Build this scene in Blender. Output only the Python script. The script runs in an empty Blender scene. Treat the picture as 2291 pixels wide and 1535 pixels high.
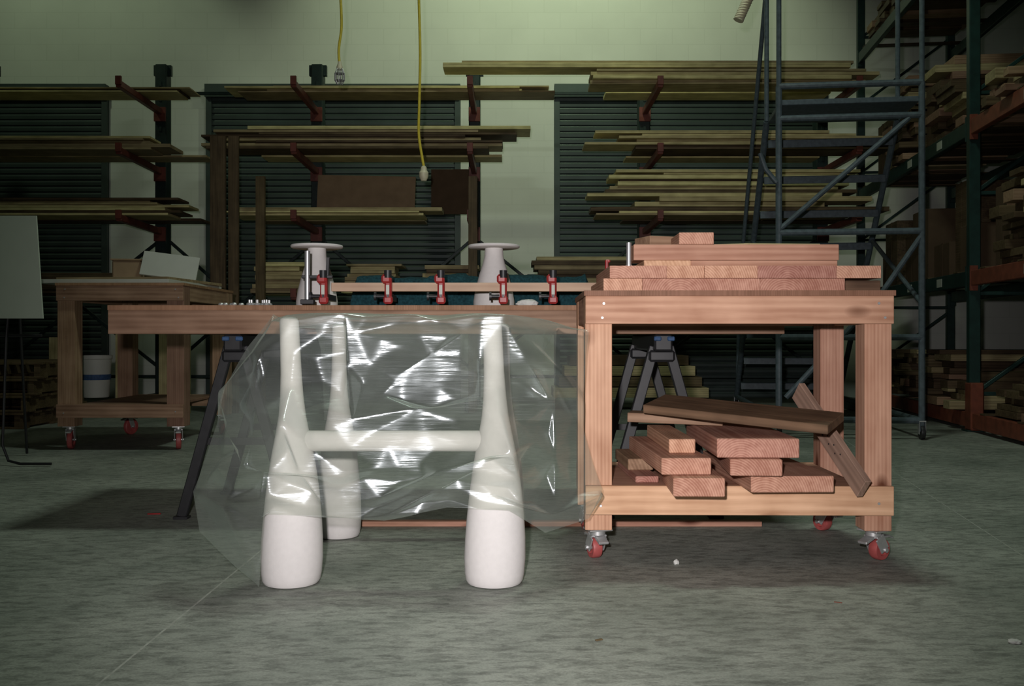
import bpy, bmesh, math, random
from mathutils import Vector, Matrix, noise, Euler
from mathutils.geometry import delaunay_2d_cdt
random.seed(7)
H=.749; F=2100.0; CX=1145.5; HY=755.0
sc=bpy.context.scene
def W(px,py,y): return Vector(((px-CX)/F*y, y, H-(py-HY)/F*y))
def X(px,y): return (px-CX)/F*y
def Z(py,y): return H-(py-HY)/F*y
# ---------------------------------------------------------------- materials
def newmat(name):
    m=bpy.data.materials.new(name); m.use_nodes=True
    nt=m.node_tree; b=nt.nodes['Principled BSDF']; return m,nt,b
def N(nt,t,**k):
    n=nt.nodes.new(t)
    for a,v in k.items(): setattr(n,a,v)
    return n
def plain(name,col,rough=.5,metal=0,noise_amt=.15,nscale=20,bump=.0):
    m,nt,b=newmat(name)
    tc=N(nt,'ShaderNodeTexCoord'); no=N(nt,'ShaderNodeTexNoise'); no.inputs['Scale'].default_value=nscale
    no.inputs['Detail'].default_value=5
    nt.links.new(tc.outputs['Object'],no.inputs['Vector'])
    r=N(nt,'ShaderNodeValToRGB'); c=Vector(col)
    r.color_ramp.elements[0].position=.3; r.color_ramp.elements[1].position=.7
    r.color_ramp.elements[0].color=(*(c*(1-noise_amt)),1); r.color_ramp.elements[1].color=(*(c*(1+noise_amt)),1)
    nt.links.new(no.outputs['Fac'],r.inputs['Fac']); nt.links.new(r.outputs['Color'],b.inputs['Base Color'])
    b.inputs['Roughness'].default_value=rough; b.inputs['Metallic'].default_value=metal
    if rough>.7: b.inputs['Specular IOR Level'].default_value=.15
    if bump:
        bp=N(nt,'ShaderNodeBump'); bp.inputs['Strength'].default_value=bump; bp.inputs['Distance'].default_value=.002
        nt.links.new(no.outputs['Fac'],bp.inputs['Height']); nt.links.new(bp.outputs['Normal'],b.inputs['Normal'])
    return m
def wood(name,c1,c2,axis=0,ring=26.0,rough=.6,knots=False,off=.5,dist=2.2,rc=.13):
    m,nt,b=newmat(name); L=nt.links.new
    tc=N(nt,'ShaderNodeTexCoord'); oi=N(nt,'ShaderNodeObjectInfo')
    mul=N(nt,'ShaderNodeMath',operation='MULTIPLY_ADD'); mul.inputs[1].default_value=off; mul.inputs[2].default_value=off*.12
    L(oi.outputs['Random'],mul.inputs[0])
    cmb=N(nt,'ShaderNodeCombineXYZ')
    ax=[i for i in range(3) if i!=axis]
    L(mul.outputs[0],cmb.inputs[ax[0]])
    m2_=N(nt,'ShaderNodeMath',operation='MULTIPLY'); m2_.inputs[1].default_value=.35; L(mul.outputs[0],m2_.inputs[0]); L(m2_.outputs[0],cmb.inputs[ax[1]])
    L(oi.outputs['Random'],cmb.inputs[axis])
    add=N(nt,'ShaderNodeVectorMath',operation='ADD'); L(tc.outputs['Object'],add.inputs[0]); L(cmb.outputs[0],add.inputs[1])
    mp=N(nt,'ShaderNodeMapping'); s=[1,1,1]; s[axis]=.07; mp.inputs['Scale'].default_value=s
    L(add.outputs[0],mp.inputs['Vector'])
    wv=N(nt,'ShaderNodeTexWave',wave_type='RINGS'); wv.rings_direction='XYZ'[axis]
    wv.inputs['Scale'].default_value=ring; wv.inputs['Distortion'].default_value=dist
    wv.inputs['Detail'].default_value=2; wv.inputs['Detail Scale'].default_value=.5
    L(mp.outputs[0],wv.inputs['Vector'])
    no=N(nt,'ShaderNodeTexNoise'); no.inputs['Scale'].default_value=45; no.inputs['Detail'].default_value=6
    L(mp.outputs[0],no.inputs['Vector'])
    nl=N(nt,'ShaderNodeTexNoise'); nl.inputs['Scale'].default_value=6; nl.inputs['Detail'].default_value=3
    L(add.outputs[0],nl.inputs['Vector'])
    mx=N(nt,'ShaderNodeMath',operation='MULTIPLY_ADD'); mx.inputs[1].default_value=rc
    hf=N(nt,'ShaderNodeMath',operation='MULTIPLY'); hf.inputs[1].default_value=.62
    L(no.outputs['Fac'],hf.inputs[0]); L(wv.outputs['Fac'],mx.inputs[0]); L(hf.outputs[0],mx.inputs[2])
    m3=N(nt,'ShaderNodeMath',operation='MULTIPLY_ADD'); m3.inputs[1].default_value=.5; L(nl.outputs['Fac'],m3.inputs[0]); L(mx.outputs[0],m3.inputs[2])
    r=N(nt,'ShaderNodeValToRGB'); r.color_ramp.elements[0].position=.38; r.color_ramp.elements[1].position=.88
    r.color_ramp.elements[0].color=(*c2,1); r.color_ramp.elements[1].color=(*c1,1)
    L(m3.outputs[0],r.inputs['Fac'])
    col=r.outputs['Color']
    if knots:
        vo=N(nt,'ShaderNodeTexVoronoi'); vo.inputs['Scale'].default_value=4.2
        mk=N(nt,'ShaderNodeMapping'); ks=[1.6,1.6,1.6]; ks[axis]=.8; mk.inputs['Scale'].default_value=ks
        L(add.outputs[0],mk.inputs['Vector']); L(mk.outputs[0],vo.inputs['Vector'])
        kr=N(nt,'ShaderNodeValToRGB'); kr.color_ramp.elements[0].position=.08; kr.color_ramp.elements[1].position=.20
        kr.color_ramp.elements[0].color=(.26,.16,.12,1); kr.color_ramp.elements[1].color=(1,1,1,1)
        L(vo.outputs['Distance'],kr.inputs['Fac'])
        km=N(nt,'ShaderNodeMix',data_type='RGBA',blend_type='MULTIPLY'); km.inputs[0].default_value=1
        L(col,km.inputs[6]); L(kr.outputs['Color'],km.inputs[7]); col=km.outputs[2]
    hs=N(nt,'ShaderNodeHueSaturation'); mr=N(nt,'ShaderNodeMapRange')
    mr.inputs['To Min'].default_value=.74; mr.inputs['To Max'].default_value=1.16
    mh_=N(nt,'ShaderNodeMapRange'); mh_.inputs['To Min'].default_value=.492; mh_.inputs['To Max'].default_value=.516
    L(oi.outputs['Random'],mh_.inputs['Value']); L(mh_.outputs[0],hs.inputs['Hue'])
    L(oi.outputs['Random'],mr.inputs['Value']); L(mr.outputs[0],hs.inputs['Value']); L(col,hs.inputs['Color'])
    L(hs.outputs['Color'],b.inputs['Base Color']); b.inputs['Roughness'].default_value=rough
    b.inputs['Specular IOR Level'].default_value=.2
    bp=N(nt,'ShaderNodeBump'); bp.inputs['Strength'].default_value=.2; bp.inputs['Distance'].default_value=.0006
    L(mx.outputs[0],bp.inputs['Height']); L(bp.outputs['Normal'],b.inputs['Normal'])
    return m
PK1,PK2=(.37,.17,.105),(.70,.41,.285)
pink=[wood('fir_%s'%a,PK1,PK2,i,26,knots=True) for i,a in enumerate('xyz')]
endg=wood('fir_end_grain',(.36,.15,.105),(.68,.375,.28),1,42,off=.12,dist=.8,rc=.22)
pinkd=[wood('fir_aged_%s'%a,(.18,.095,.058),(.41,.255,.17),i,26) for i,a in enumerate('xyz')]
darkw=wood('weathered_plank',(.045,.024,.015),(.20,.11,.07),0,24)
greyw=wood('grey_weathered_fir',(.22,.14,.10),(.50,.33,.24),0,26)
tan=[wood('pine_%s'%a,(.20,.15,.075),(.54,.43,.24),i,20) for i,a in enumerate('xyz')]
yel=[wood('yellow_pine_%s'%a,(.32,.26,.12),(.78,.66,.34),i,20) for i,a in enumerate('xyz')]
brn=[wood('brown_lumber_%s'%a,(.045,.028,.016),(.16,.108,.06),i,20) for i,a in enumerate('xyz')]
ply=wood('plywood_edge',(.20,.10,.055),(.38,.20,.125),2,60)
white=plain('cast_white',(.64,.615,.60),1.0,0,.025,60,.15)
steel=plain('zinc_steel',(.60,.60,.60),.4,.7,.1,30)
chrome=plain('chrome_tube',(.8,.8,.82),.3,.8,.03,20)
red=plain('red_cast_iron',(.33,.03,.03),.45,0,.2,40)
redw=plain('red_polyurethane',(.38,.08,.075),.5,0,.15,40)
black=plain('black_paint',(.018,.018,.02),.45,0,.2,30)
greyblue=plain('ladder_grey_teal_paint',(.075,.10,.115),.5,0,.25,30)
green=plain('rack_green_paint',(.010,.038,.032),.5,0,.25,15)
dgreen=plain('rack_dark_green_paint',(.010,.024,.022),.5,0,.25,15)
orange=plain('rack_orange_paint',(.19,.05,.027),.5,0,.25,15)
redarm=plain('rack_red_arm_paint',(.15,.036,.025),.5,0,.25,15)
teal=plain('teal_blanket_fabric',(.012,.045,.055),.95,0,.4,90,.8)
blue=plain('blue_plastic',(.03,.075,.17),.7,0,.3,60)
cardb=plain('cardboard',(.10,.066,.04),.85,0,.12,8)
cardl=plain('light_cardboard',(.32,.23,.14),.85,0,.12,8)
whitep=plain('white_laminate',(.50,.52,.46),.6,0,.06,6)
paper=plain('paper',(.50,.54,.46),.8,0,.04,5)
yc=plain('yellow_cord_rubber',(.62,.5,.05),.5,0,.1,40)
beige=plain('beige_plastic',(.65,.6,.42),.5,0,.1,40)
cloth=plain('white_cloth',(.55,.55,.52),.9,0,.1,60,.5)
# ---------------------------------------------------------------- mesh builder
class MB:
    def __init__(s): s.bm=bmesh.new()
    def _add(s,t):
        me=bpy.data.meshes.new('tmp'); t.to_mesh(me); s.bm.from_mesh(me); bpy.data.meshes.remove(me); t.free()
    def box(s,c,d,rot=(0,0,0),bev=.002):
        t=bmesh.new(); bmesh.ops.create_cube(t,size=1)
        bmesh.ops.scale(t,vec=d,verts=t.verts)
        bev=min(bev,min(d)*.3)
        if bev>0: bmesh.ops.bevel(t,geom=list(t.edges),offset=bev,segments=1,affect='EDGES',profile=.5)
        bmesh.ops.transform(t,matrix=Matrix.Translation(c)@Euler(rot).to_matrix().to_4x4(),verts=t.verts)
        s._add(t); return s
    def cyl(s,a,b,r,r2=None,seg=14):
        a=Vector(a);b=Vector(b);d=b-a
        t=bmesh.new(); bmesh.ops.create_cone(t,cap_ends=True,segments=seg,radius1=r,radius2=r if r2 is None else r2,depth=d.length)
        q=Vector((0,0,1)).rotation_difference(d.normalized())
        bmesh.ops.transform(t,matrix=Matrix.Translation((a+b)/2)@q.to_matrix().to_4x4(),verts=t.verts)
        s._add(t); return s
    def beam(s,a,b,w,h):
        a=Vector(a);b=Vector(b);d=b-a
        t=bmesh.new(); bmesh.ops.create_cube(t,size=1); bmesh.ops.scale(t,vec=(d.length,w,h),verts=t.verts)
        bmesh.ops.bevel(t,geom=list(t.edges),offset=min(w,h)*.12,segments=1,affect='EDGES')
        x=d.normalized(); up=Vector((0,0,1)) if abs(x.z)<.98 else Vector((0,1,0))
        y=up.cross(x).normalized(); z=x.cross(y)
        M=Matrix((x,y,z)).transposed().to_4x4()
        bmesh.ops.transform(t,matrix=Matrix.Translation((a+b)/2)@M,verts=t.verts); s._add(t); return s
    def lathe(s,prof,c=(0,0,0),seg=40,axis=None,M=None):
        t=bmesh.new(); rings=[]
        for i,(r,z) in enumerate(prof):
            off=axis(z) if axis else (0,0)
            if r<1e-5: rings.append([t.verts.new((off[0],off[1],z))])
            else: rings.append([t.verts.new((off[0]+r*math.cos(2*math.pi*k/seg),off[1]+r*math.sin(2*math.pi*k/seg),z)) for k in range(seg)])
        for A,B in zip(rings,rings[1:]):
            for k in range(seg):
                k2=(k+1)%seg
                if len(A)==1 and len(B)==1: continue
                if len(A)==1: t.faces.new((A[0],B[k2],B[k]))
                elif len(B)==1: t.faces.new((A[k],A[k2],B[0]))
                else: t.faces.new((A[k],A[k2],B[k2],B[k]))
        for R,f in ((rings[0],-1),(rings[-1],1)):
            if len(R)>1: t.faces.new(R)
        bmesh.ops.recalc_face_normals(t,faces=t.faces)
        MM=Matrix.Translation(c)
        if M is not None: MM=MM@M
        bmesh.ops.transform(t,matrix=MM,verts=t.verts); s._add(t); return s
    def tube(s,pts,r,seg=8):
        pts=[Vector(p) for p in pts]; t=bmesh.new(); rings=[]
        n=None
        for i,p in enumerate(pts):
            d=(pts[min(i+1,len(pts)-1)]-pts[max(i-1,0)]).normalized()
            if n is None:
                n=d.cross(Vector((0,0,1))); n=n if n.length>.1 else d.cross(Vector((0,1,0)))
            n=(n-d*n.dot(d)).normalized(); b=d.cross(n)
            rings.append([t.verts.new(p+r*(n*math.cos(2*math.pi*k/seg)+b*math.sin(2*math.pi*k/seg))) for k in range(seg)])
        for A,B in zip(rings,rings[1:]):
            for k in range(seg): t.faces.new((A[k],A[(k+1)%seg],B[(k+1)%seg],B[k]))
        t.faces.new(rings[0]); t.faces.new(rings[-1]); bmesh.ops.recalc_face_normals(t,faces=t.faces)
        s._add(t); return s
    def obj(s,name,mat,parent=None,loc=(0,0,0),rot=(0,0,0),sharp=32):
        me=bpy.data.meshes.new(name); s.bm.to_mesh(me); s.bm.free()
        for p in me.polygons: p.use_smooth=True
        me.set_sharp_from_angle(angle=math.radians(sharp))
        me.materials.append(mat)
        o=bpy.data.objects.new(name,me); sc.collection.objects.link(o)
        o.location=loc; o.rotation_euler=rot
        if parent: o.parent=parent
        return o
def tag(o,label,cat,group=None):
    o['label']=label; o['category']=cat
    if group: o['group']=group
    return o
def empty(name,label,cat,loc,rot=(0,0,0),group=None):
    e=bpy.data.objects.new(name,None); e.empty_display_size=.1; sc.collection.objects.link(e)
    e.location=loc; e.rotation_euler=rot; return tag(e,label,cat,group)
def struct(o): o['kind']='structure'; return o
def board(name,label,c,d,mat,rot=(0,0,0),group=None,cat='board',bev=.0018,parent=None):
    """board: c = centre of underside"""
    m=MB(); m.box((0,0,d[2]/2),d,bev=bev)
    o=m.obj(name,mat,parent,c,rot,sharp=20)
    if parent is None: tag(o,label,cat,group)
    return o
# ---------------------------------------------------------------- room shell
def fmat():
    m,nt,b=newmat('concrete_floor'); L=nt.links.new
    tc=N(nt,'ShaderNodeTexCoord')
    n1=N(nt,'ShaderNodeTexNoise'); n1.inputs['Scale'].default_value=1.5; n1.inputs['Detail'].default_value=10; n1.inputs['Roughness'].default_value=.64
    L(tc.outputs['Object'],n1.inputs['Vector'])
    def scuff(rot,sc_,lo,hi,c0,c1,dis):
        mp=N(nt,'ShaderNodeMapping'); mp.inputs['Rotation'].default_value=(0,0,rot); mp.inputs['Scale'].default_value=sc_
        L(tc.outputs['Object'],mp.inputs['Vector'])
        n=N(nt,'ShaderNodeTexNoise'); n.inputs['Scale'].default_value=2.4; n.inputs['Detail'].default_value=9; n.inputs['Distortion'].default_value=dis
        n.inputs['Roughness'].default_value=.74
        L(mp.outputs[0],n.inputs['Vector'])
        r=N(nt,'ShaderNodeMapRange'); r.inputs['From Min'].default_value=lo; r.inputs['From Max'].default_value=hi
        r.inputs['To Min'].default_value=c0; r.inputs['To Max'].default_value=c1
        L(n.outputs['Fac'],r.inputs['Value']); return n,r
    na,ra=scuff(-.6,(5,13,1),.41,.53,.66,1.05,.4)
    nb,rb=scuff(.5,(7,17,1),.40,.49,.77,1.03,.5)
    n3=N(nt,'ShaderNodeTexNoise'); n3.inputs['Scale'].default_value=150; n3.inputs['Detail'].default_value=3
    L(tc.outputs['Object'],n3.inputs['Vector'])
    r1=N(nt,'ShaderNodeValToRGB'); r1.color_ramp.elements[0].position=.34; r1.color_ramp.elements[1].position=.66
    r1.color_ramp.elements[0].color=(.195,.215,.185,1); r1.color_ramp.elements[1].color=(.345,.36,.315,1)
    L(n1.outputs['Fac'],r1.inputs['Fac'])
    r3=N(nt,'ShaderNodeMapRange'); r3.inputs['To Min'].default_value=.65; r3.inputs['To Max'].default_value=1.35
    L(n3.outputs['Fac'],r3.inputs['Value'])
    col=r1.outputs['Color']
    for s in (ra,rb,r3):
        mx=N(nt,'ShaderNodeMix',data_type='RGBA',blend_type='MULTIPLY'); mx.inputs[0].default_value=1
        L(col,mx.inputs[6]); L(s.outputs[0],mx.inputs[7]); col=mx.outputs[2]
    L(col,b.inputs['Base Color']); b.inputs['Roughness'].default_value=.6; b.inputs['Specular IOR Level'].default_value=.35
    bp=N(nt,'ShaderNodeBump'); bp.inputs['Strength'].default_value=.25; bp.inputs['Distance'].default_value=.003
    L(na.outputs['Fac'],bp.inputs['Height']); L(bp.outputs['Normal'],b.inputs['Normal'])
    return m
def wallmat():
    m,nt,b=newmat('painted_block_wall'); L=nt.links.new
    tc=N(nt,'ShaderNodeTexCoord'); mp=N(nt,'ShaderNodeMapping'); mp.inputs['Rotation'].default_value=(math.radians(90),0,0)
    L(tc.outputs['Object'],mp.inputs['Vector'])
    br=N(nt,'ShaderNodeTexBrick'); br.inputs['Scale'].default_value=1; br.inputs['Brick Width'].default_value=.4; br.inputs['Row Height'].default_value=.2
    br.inputs['Mortar Size'].default_value=.008; br.inputs['Mortar Smooth'].default_value=1
    br.inputs['Color1'].default_value=(.72,.73,.67,1); br.inputs['Color2'].default_value=(.73,.74,.68,1); br.inputs['Mortar'].default_value=(.67,.68,.62,1)
    L(mp.outputs[0],br.inputs['Vector'])
    no=N(nt,'ShaderNodeTexNoise'); no.inputs['Scale'].default_value=1.5; no.inputs['Detail'].default_value=5
    L(tc.outputs['Object'],no.inputs['Vector'])
    mr=N(nt,'ShaderNodeMapRange'); mr.inputs['To Min'].default_value=.85; mr.inputs['To Max'].default_value=1.1; L(no.outputs['Fac'],mr.inputs['Value'])
    mx=N(nt,'ShaderNodeMix',data_type='RGBA',blend_type='MULTIPLY'); mx.inputs[0].default_value=1
    L(br.outputs['Color'],mx.inputs[6]); L(mr.outputs[0],mx.inputs[7]); L(mx.outputs[2],b.inputs['Base Color'])
    b.inputs['Roughness'].default_value=.8
    return m
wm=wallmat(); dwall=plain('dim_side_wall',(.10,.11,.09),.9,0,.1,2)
XL,XR,YB,YF,ZT=-8.0,7.0,11.7,-3.0,6.8
def slab(name,x0,x1,y0,y1,z0,z1,mat):
    m=MB(); m.box(((x0+x1)/2,(y0+y1)/2,(z0+z1)/2),(x1-x0,y1-y0,z1-z0),bev=0)
    return struct(m.obj(name,mat))
slab('floor',XL,XR,YF,YB,-.15,0,fmat())
slab('ceiling',XL,XR,YF,YB,ZT,ZT+.15,dwall)
slab('wall_back',XL,XR,YB,YB+.2,0,ZT,wm)
slab('wall_left',XL-.2,XL,YF,YB,0,ZT,dwall)
slab('wall_right',XR,XR+.2,YF,YB,0,ZT,dwall)
slab('wall_front',XL,XR,YF-.2,YF,0,ZT,dwall)
joint=plain('floor_joint_filler',(.36,.37,.33),.8,0,.2,40)
def joint_line(n,a,b):
    a=Vector(a);b=Vector(b);m=MB()
    m.beam((a.x,a.y,.0003),(b.x,b.y,.0003),.005,.0014); struct(m.obj('trim_%d'%n,joint))
joint_line(1,(-.90,1.2,0),(-.83,9.5,0)); joint_line(2,(1.45,1.6,0),(2.9,9.4,0))
doorm=plain('roll_up_door_steel',(.06,.08,.075),.5,.3,.15,3)
def rolldoor(n,x0,x1,zt):
    t=bmesh.new(); rows=int(zt/.075); prof=[]
    for i in range(rows):
        z=i*.075
        prof+= [(z,0),(z+.014,-.015),(z+.048,-.019),(z+.064,-.004)]
    prof.append((rows*.075,0))
    vs=[[t.verts.new((x,y+YB-.03,z)) for z,y in prof] for x in (x0,x1)]
    for i in range(len(prof)-1): t.faces.new((vs[0][i],vs[1][i],vs[1][i+1],vs[0][i+1]))
    m=MB(); m._add(t)
    m.box((x0-.03,YB-.035,zt/2),(.07,.07,zt)); m.box((x1+.03,YB-.035,zt/2),(.07,.07,zt)); m.box(((x0+x1)/2,YB-.06,zt+.05),(x1-x0+.13,.12,.16))
    o=m.obj('door_%d'%n,doorm,sharp=10); struct(o)
rolldoor(1,X(-160,11.6),X(225,11.6),3.75); rolldoor(2,X(470,11.6),X(1018,11.6),3.75); rolldoor(3,X(1252,11.6),X(1822,11.6),3.75)
# ---------------------------------------------------------------- casters and carts
def caster(parent,x,y,ztop,dia,yaw,brake=True):
    w=dia/2
    m=MB(); m.box((0,0,-.004),(.08,.07,.006),bev=.001); m.cyl((0,0,-.007),(0,0,-.022),.026)
    m.box((0,.02,-.026),(.056,.07,.007))
    for s in (-1,1):
        m.beam((s*.025,.0,-.026),(s*.025,.028,-(ztop-w)),.005,.040)
    m.cyl((-.032,.03,-(ztop-w)),(.032,.03,-(ztop-w)),.008)
    if brake: m.box((0,-.03,-.032),(.036,.06,.009),rot=(.35,0,0)); m.box((0,.075,-.034),(.03,.03,.006),rot=(-.3,0,0))
    c=m.obj('caster',steel,parent,(x,y,ztop),(0,0,yaw))
    c['label']='swivel steel caster with brake lever'
    m=MB(); R=Matrix.Rotation(math.pi/2,4,'Y')
    m.lathe([(0,-.008),(w*.55,-.008),(w*.6,-.016),(w*.93,-.016),(w,-.010),(w,.010),(w*.93,.016),(w*.6,.016),(w*.55,.008),(0,.008)],seg=32,M=R)
    o=m.obj('wheel',redw,c,(0,.03,-(ztop-w))); o['label']='red polyurethane wheel'
def cart(name,label,loc,yaw,w,d,h,ap,legw,legz,r0,r1,dia,mats,topt=.018,casters=(.3,-1.0,.2,.5)):
    e=empty(name,label,'workbench cart',loc,(0,0,yaw))
    mx,my,mz=mats
    for (x,y) in ((legw/2,legw/2),(w-legw/2,legw/2),(legw/2,d-legw/2),(w-legw/2,d-legw/2)):
        yy=y+.02 if y<d/2 else y-.02
        board('leg','',(x,yy,legz),(legw,legw,h-topt-legz),mz,parent=e)
    for (y) in (.019/2+.0, d-.019/2):
        board('apron','',(w/2,y,h-topt-ap),(w,.019+.001,ap),mx,parent=e)
    for x in (.02,w-.02):
        board('side_apron','',(x,d/2,h-topt-ap),(.036,d-.045-2*legw,ap),my,parent=e)
    for y in (.0095,d-.0095):
        board('lower_rail','',(w/2,y,r0),(w,.02,r1-r0),mx,parent=e)
    board('lower_shelf','',(w/2,d/2,r1-.019),(w-2*legw-.004,d-.045,.018),mx,parent=e)
    board('top','',(w/2,d/2,h-topt),(w+.01,d+.01,topt),ply,parent=e,bev=.001)
    cs=[(legw/2,legw/2+.02),(w-legw/2,legw/2+.02),(legw/2,d-legw/2-.02),(w-legw/2,d-legw/2-.02)]
    for (x,y),a in zip(cs,casters): caster(e,x,y,legz,dia,a)
    for sx,sz in ((.06,h-topt-.025),(.055,h-topt-ap+.02),(w-.05,h-topt-.025),(w-.03,h-topt-ap+.02),(w-.05,r0+.04),(.05,r0+.03)):
        m=MB(); m.lathe([(0,0),(.005,0),(.004,.003),(0,.003)],c=(sx,-.001,sz),seg=14,M=Matrix.Rotation(math.pi/2,4,'X'))
        m.obj('screw_head',steel,e)
    return e
CZ=.904
cart('workbench_cart','reddish fir rolling workbench cart with lower shelf and red casters',(.243,3.1,0),math.radians(-1.0),1.012,.60,CZ,.092,.089,.108,.163,.259,.074,pink)
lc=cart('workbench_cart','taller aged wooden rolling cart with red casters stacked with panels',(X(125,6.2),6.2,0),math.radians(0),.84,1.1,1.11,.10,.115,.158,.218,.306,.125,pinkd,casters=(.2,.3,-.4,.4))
# ---------------------------------------------------------------- long table on sawhorses
TY=3.78; TX0,TX1=X(240,TY),1.10; TT=.879
e=empty('long_work_table','long wooden work table with plywood top lying on two sawhorses','table',((TX0+TX1)/2,TY,0))
L=TX1-TX0
board('table_top','',(0,.43,TT-.02),(L,.86,.02),ply,parent=e,bev=.001)
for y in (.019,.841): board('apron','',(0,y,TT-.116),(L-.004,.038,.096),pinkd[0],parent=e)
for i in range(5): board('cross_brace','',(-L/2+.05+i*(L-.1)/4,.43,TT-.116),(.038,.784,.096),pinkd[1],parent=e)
def sawhorse(cx,y0,y1,label):
    e=empty('sawhorse',label,'sawhorse',(cx,(y0+y1)/2,0)); h=.762; D=(y1-y0)/2
    m=MB(); m.box((0,0,h-.035),(.075,2*D+.12,.07),bev=.008); m.obj('crossbar',black,e)
    for y in (-D,D):
        for s in (-1,1):
            m=MB(); m.beam((s*.03,y,h-.05),(s*.225,y,.008),.03,.042); m.box((s*.226,y,.006),(.06,.045,.012)); m.obj('leg',black,e)
        m=MB(); m.beam((-.155,y,.32),(.155,y,.32),.006,.03); m.obj('spreader',black,e)
        m=MB(); m.box((0,y,h-.09),(.11,.05,.05),bev=.01); m.obj('hinge_bracket',black,e)
    for x in (-.025,.03):
        m=MB(); m.box((x,-D-.065,h-.018),(.030,.012,.018),bev=.004); m.obj('bracket_cap',blue,e)['label']='worn blue plastic cap'
sawhorse(X(500,3.9)+.06,3.88,4.5,'black folding steel sawhorse with blue caps under table end')
sawhorse(.62,3.9,4.5,'black folding steel sawhorse with blue caps behind the cart')
board('wood_strip','long thin reddish wood strip lying on the concrete floor',(.18,3.735,0),(1.62,.04,.02),pink[0],cat='wood strip')
# ---------------------------------------------------------------- white chair
CY=2.865; LX,RX=X(652,CY),X(1106,CY)
ch=empty('chair','white sculptural chair frame with fat tapered legs under plastic','chair',((LX+RX)/2,CY,0))
hw=(RX-LX)/2
prof=[(0,0),(.072,0),(.082,.004),(.088,.014),(.091,.035),(.0935,.08),(.092,.14),(.087,.21),(.080,.28),(.072,.34),(.062,.40),(.051,.455),(.041,.51),(.035,.57),(.0315,.64),(.030,.72),(.029,.797),(.026,.806),(.016,.811),(0,.812)]
def rad(z):
    for (a,b),(c,d) in zip(prof[1:],prof[2:]):
        if b<=z<=d: return a+(c-a)*(z-b)/max(d-b,1e-6)
    return 0
for s in (-1,1):
    m=MB(); m.lathe(prof,seg=48,axis=lambda z:(-.008*(z/.83)**2+.006*math.sin(z*3.8),.0)); m.obj('back_post',white,ch,(s*hw,0,0))
for s,dx in ((-1,.022),(1,.018)):
    m=MB(); m.lathe([(a*.89,b*.985) for a,b in prof],seg=40); m.obj('front_leg',white,ch,(s*hw+dx,.67,0))
def rail(a,b,r):
    m=MB(); m.cyl(a,b,r,seg=24); m.obj('seat_rail',white,ch)
rail((-hw+.01,0,.433),(hw-.01,0,.433),.032); rail((-hw+.03,.67,.36),(hw+.01,.67,.36),.026)
rail((-hw,0,.425),(-hw+.022,.67,.36),.026); rail((hw,0,.425),(hw+.018,.67,.36),.026)
# ---------------------------------------------------------------- plastic sheet (piecewise flat creased film)
cols=[
 [(612,702,2.93),(552,778,2.94),(502,866,2.95),(484,950,2.95),(458,1030,2.94),(432,1100,2.93),(446,1190,2.92)],
 [(627,694,2.87),(590,780,2.86),(552,870,2.84),(535,960,2.82),(515,1040,2.79),(498,1130,2.76),(580,1314,2.77)],
 [(647,691,2.83),(645,780,2.815),(642,870,2.80),(640,955,2.68),(605,1050,2.73),(592,1110,2.73),(590,1150,2.74)],
 [(760,689,2.85),(765,780,2.86),(770,870,2.85),(775,960,2.78),(765,1050,2.73),(750,1110,2.75),(735,1160,2.76)],
 [(880,690,2.86),(880,780,2.87),(885,870,2.85),(890,960,2.78),(890,1050,2.76),(880,1110,2.77),(860,1165,2.77)],
 [(1000,692,2.86),(1000,780,2.86),(1000,870,2.84),(1000,960,2.78),(1000,1050,2.75),(1000,1100,2.75),(1000,1136,2.75)],
 [(1103,691,2.83),(1103,780,2.815),(1112,870,2.80),(1138,1000,2.69),(1132,1060,2.73),(1126,1105,2.74),(1138,1142,2.74)],
 [(1210,710,2.90),(1220,780,2.89),(1225,870,2.89),(1230,960,2.87),(1230,1050,2.86),(1225,1120,2.85),(1220,1192,2.85)],
 [(1317,738,2.95),(1312,800,2.96),(1306,880,2.96),(1304,960,2.96),(1328,1040,2.96),(1348,1095,2.95),(1318,1160,2.95)]]
grid=[]
for ci,c in enumerate(cols):
    pts=[W(*p) for p in c]; p0=pts[0]; bx=max(min(p0.x,.17),-.78)
    back=[Vector((bx,3.72,.42)),Vector((bx,3.66,.70)),Vector((bx,3.54,.828)),Vector((bx,3.15,.815))]
    if ci in (0,1,7,8): back[3].z=.78; back[2].z=.79
    grid.append(back+pts)
nr=len(grid[0]); nc=len(grid)
def cr(a,b,c,d,t):
    return .5*((2*b)+(c-a)*t+(2*a-5*b+4*c-d)*t*t+(3*b-a-3*c+d)*t*t*t)
def ev(u,v):
    u=max(0,min(nc-1,u)); v=max(0,min(nr-1,v))
    i=min(int(u),nc-2); fu=u-i; j=min(int(v),nr-2); fv=v-j
    cl=lambda k,n:max(0,min(n-1,k))
    q=[]
    for a in (-1,0,1,2):
        col=grid[cl(i+a,nc)]
        l=col[cl(j,nr)]*(1-fv)+col[cl(j+1,nr)]*fv
        q.append(cr(col[cl(j-1,nr)],col[cl(j,nr)],col[cl(j+1,nr)],col[cl(j+2,nr)],fv)*.3+l*.7)
    s=cr(q[0],q[1],q[2],q[3],fu); l=q[1]*(1-fu)+q[2]*fu
    return s*.15+l*.85
LUT=[]
for a in range(0,161):
    for b in range(0,121):
        u=a/160*(nc-1); v=4+b/120*(nr-1-4); p=ev(u,v); LUT.append((CX+p.x/p.y*F,HY-(p.z-H)/p.y*F,u,v))
def inv(px,py): 
    q=min(LUT,key=lambda l:(l[0]-px)**2+(l[1]-py)**2); return q[2],q[3]
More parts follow.
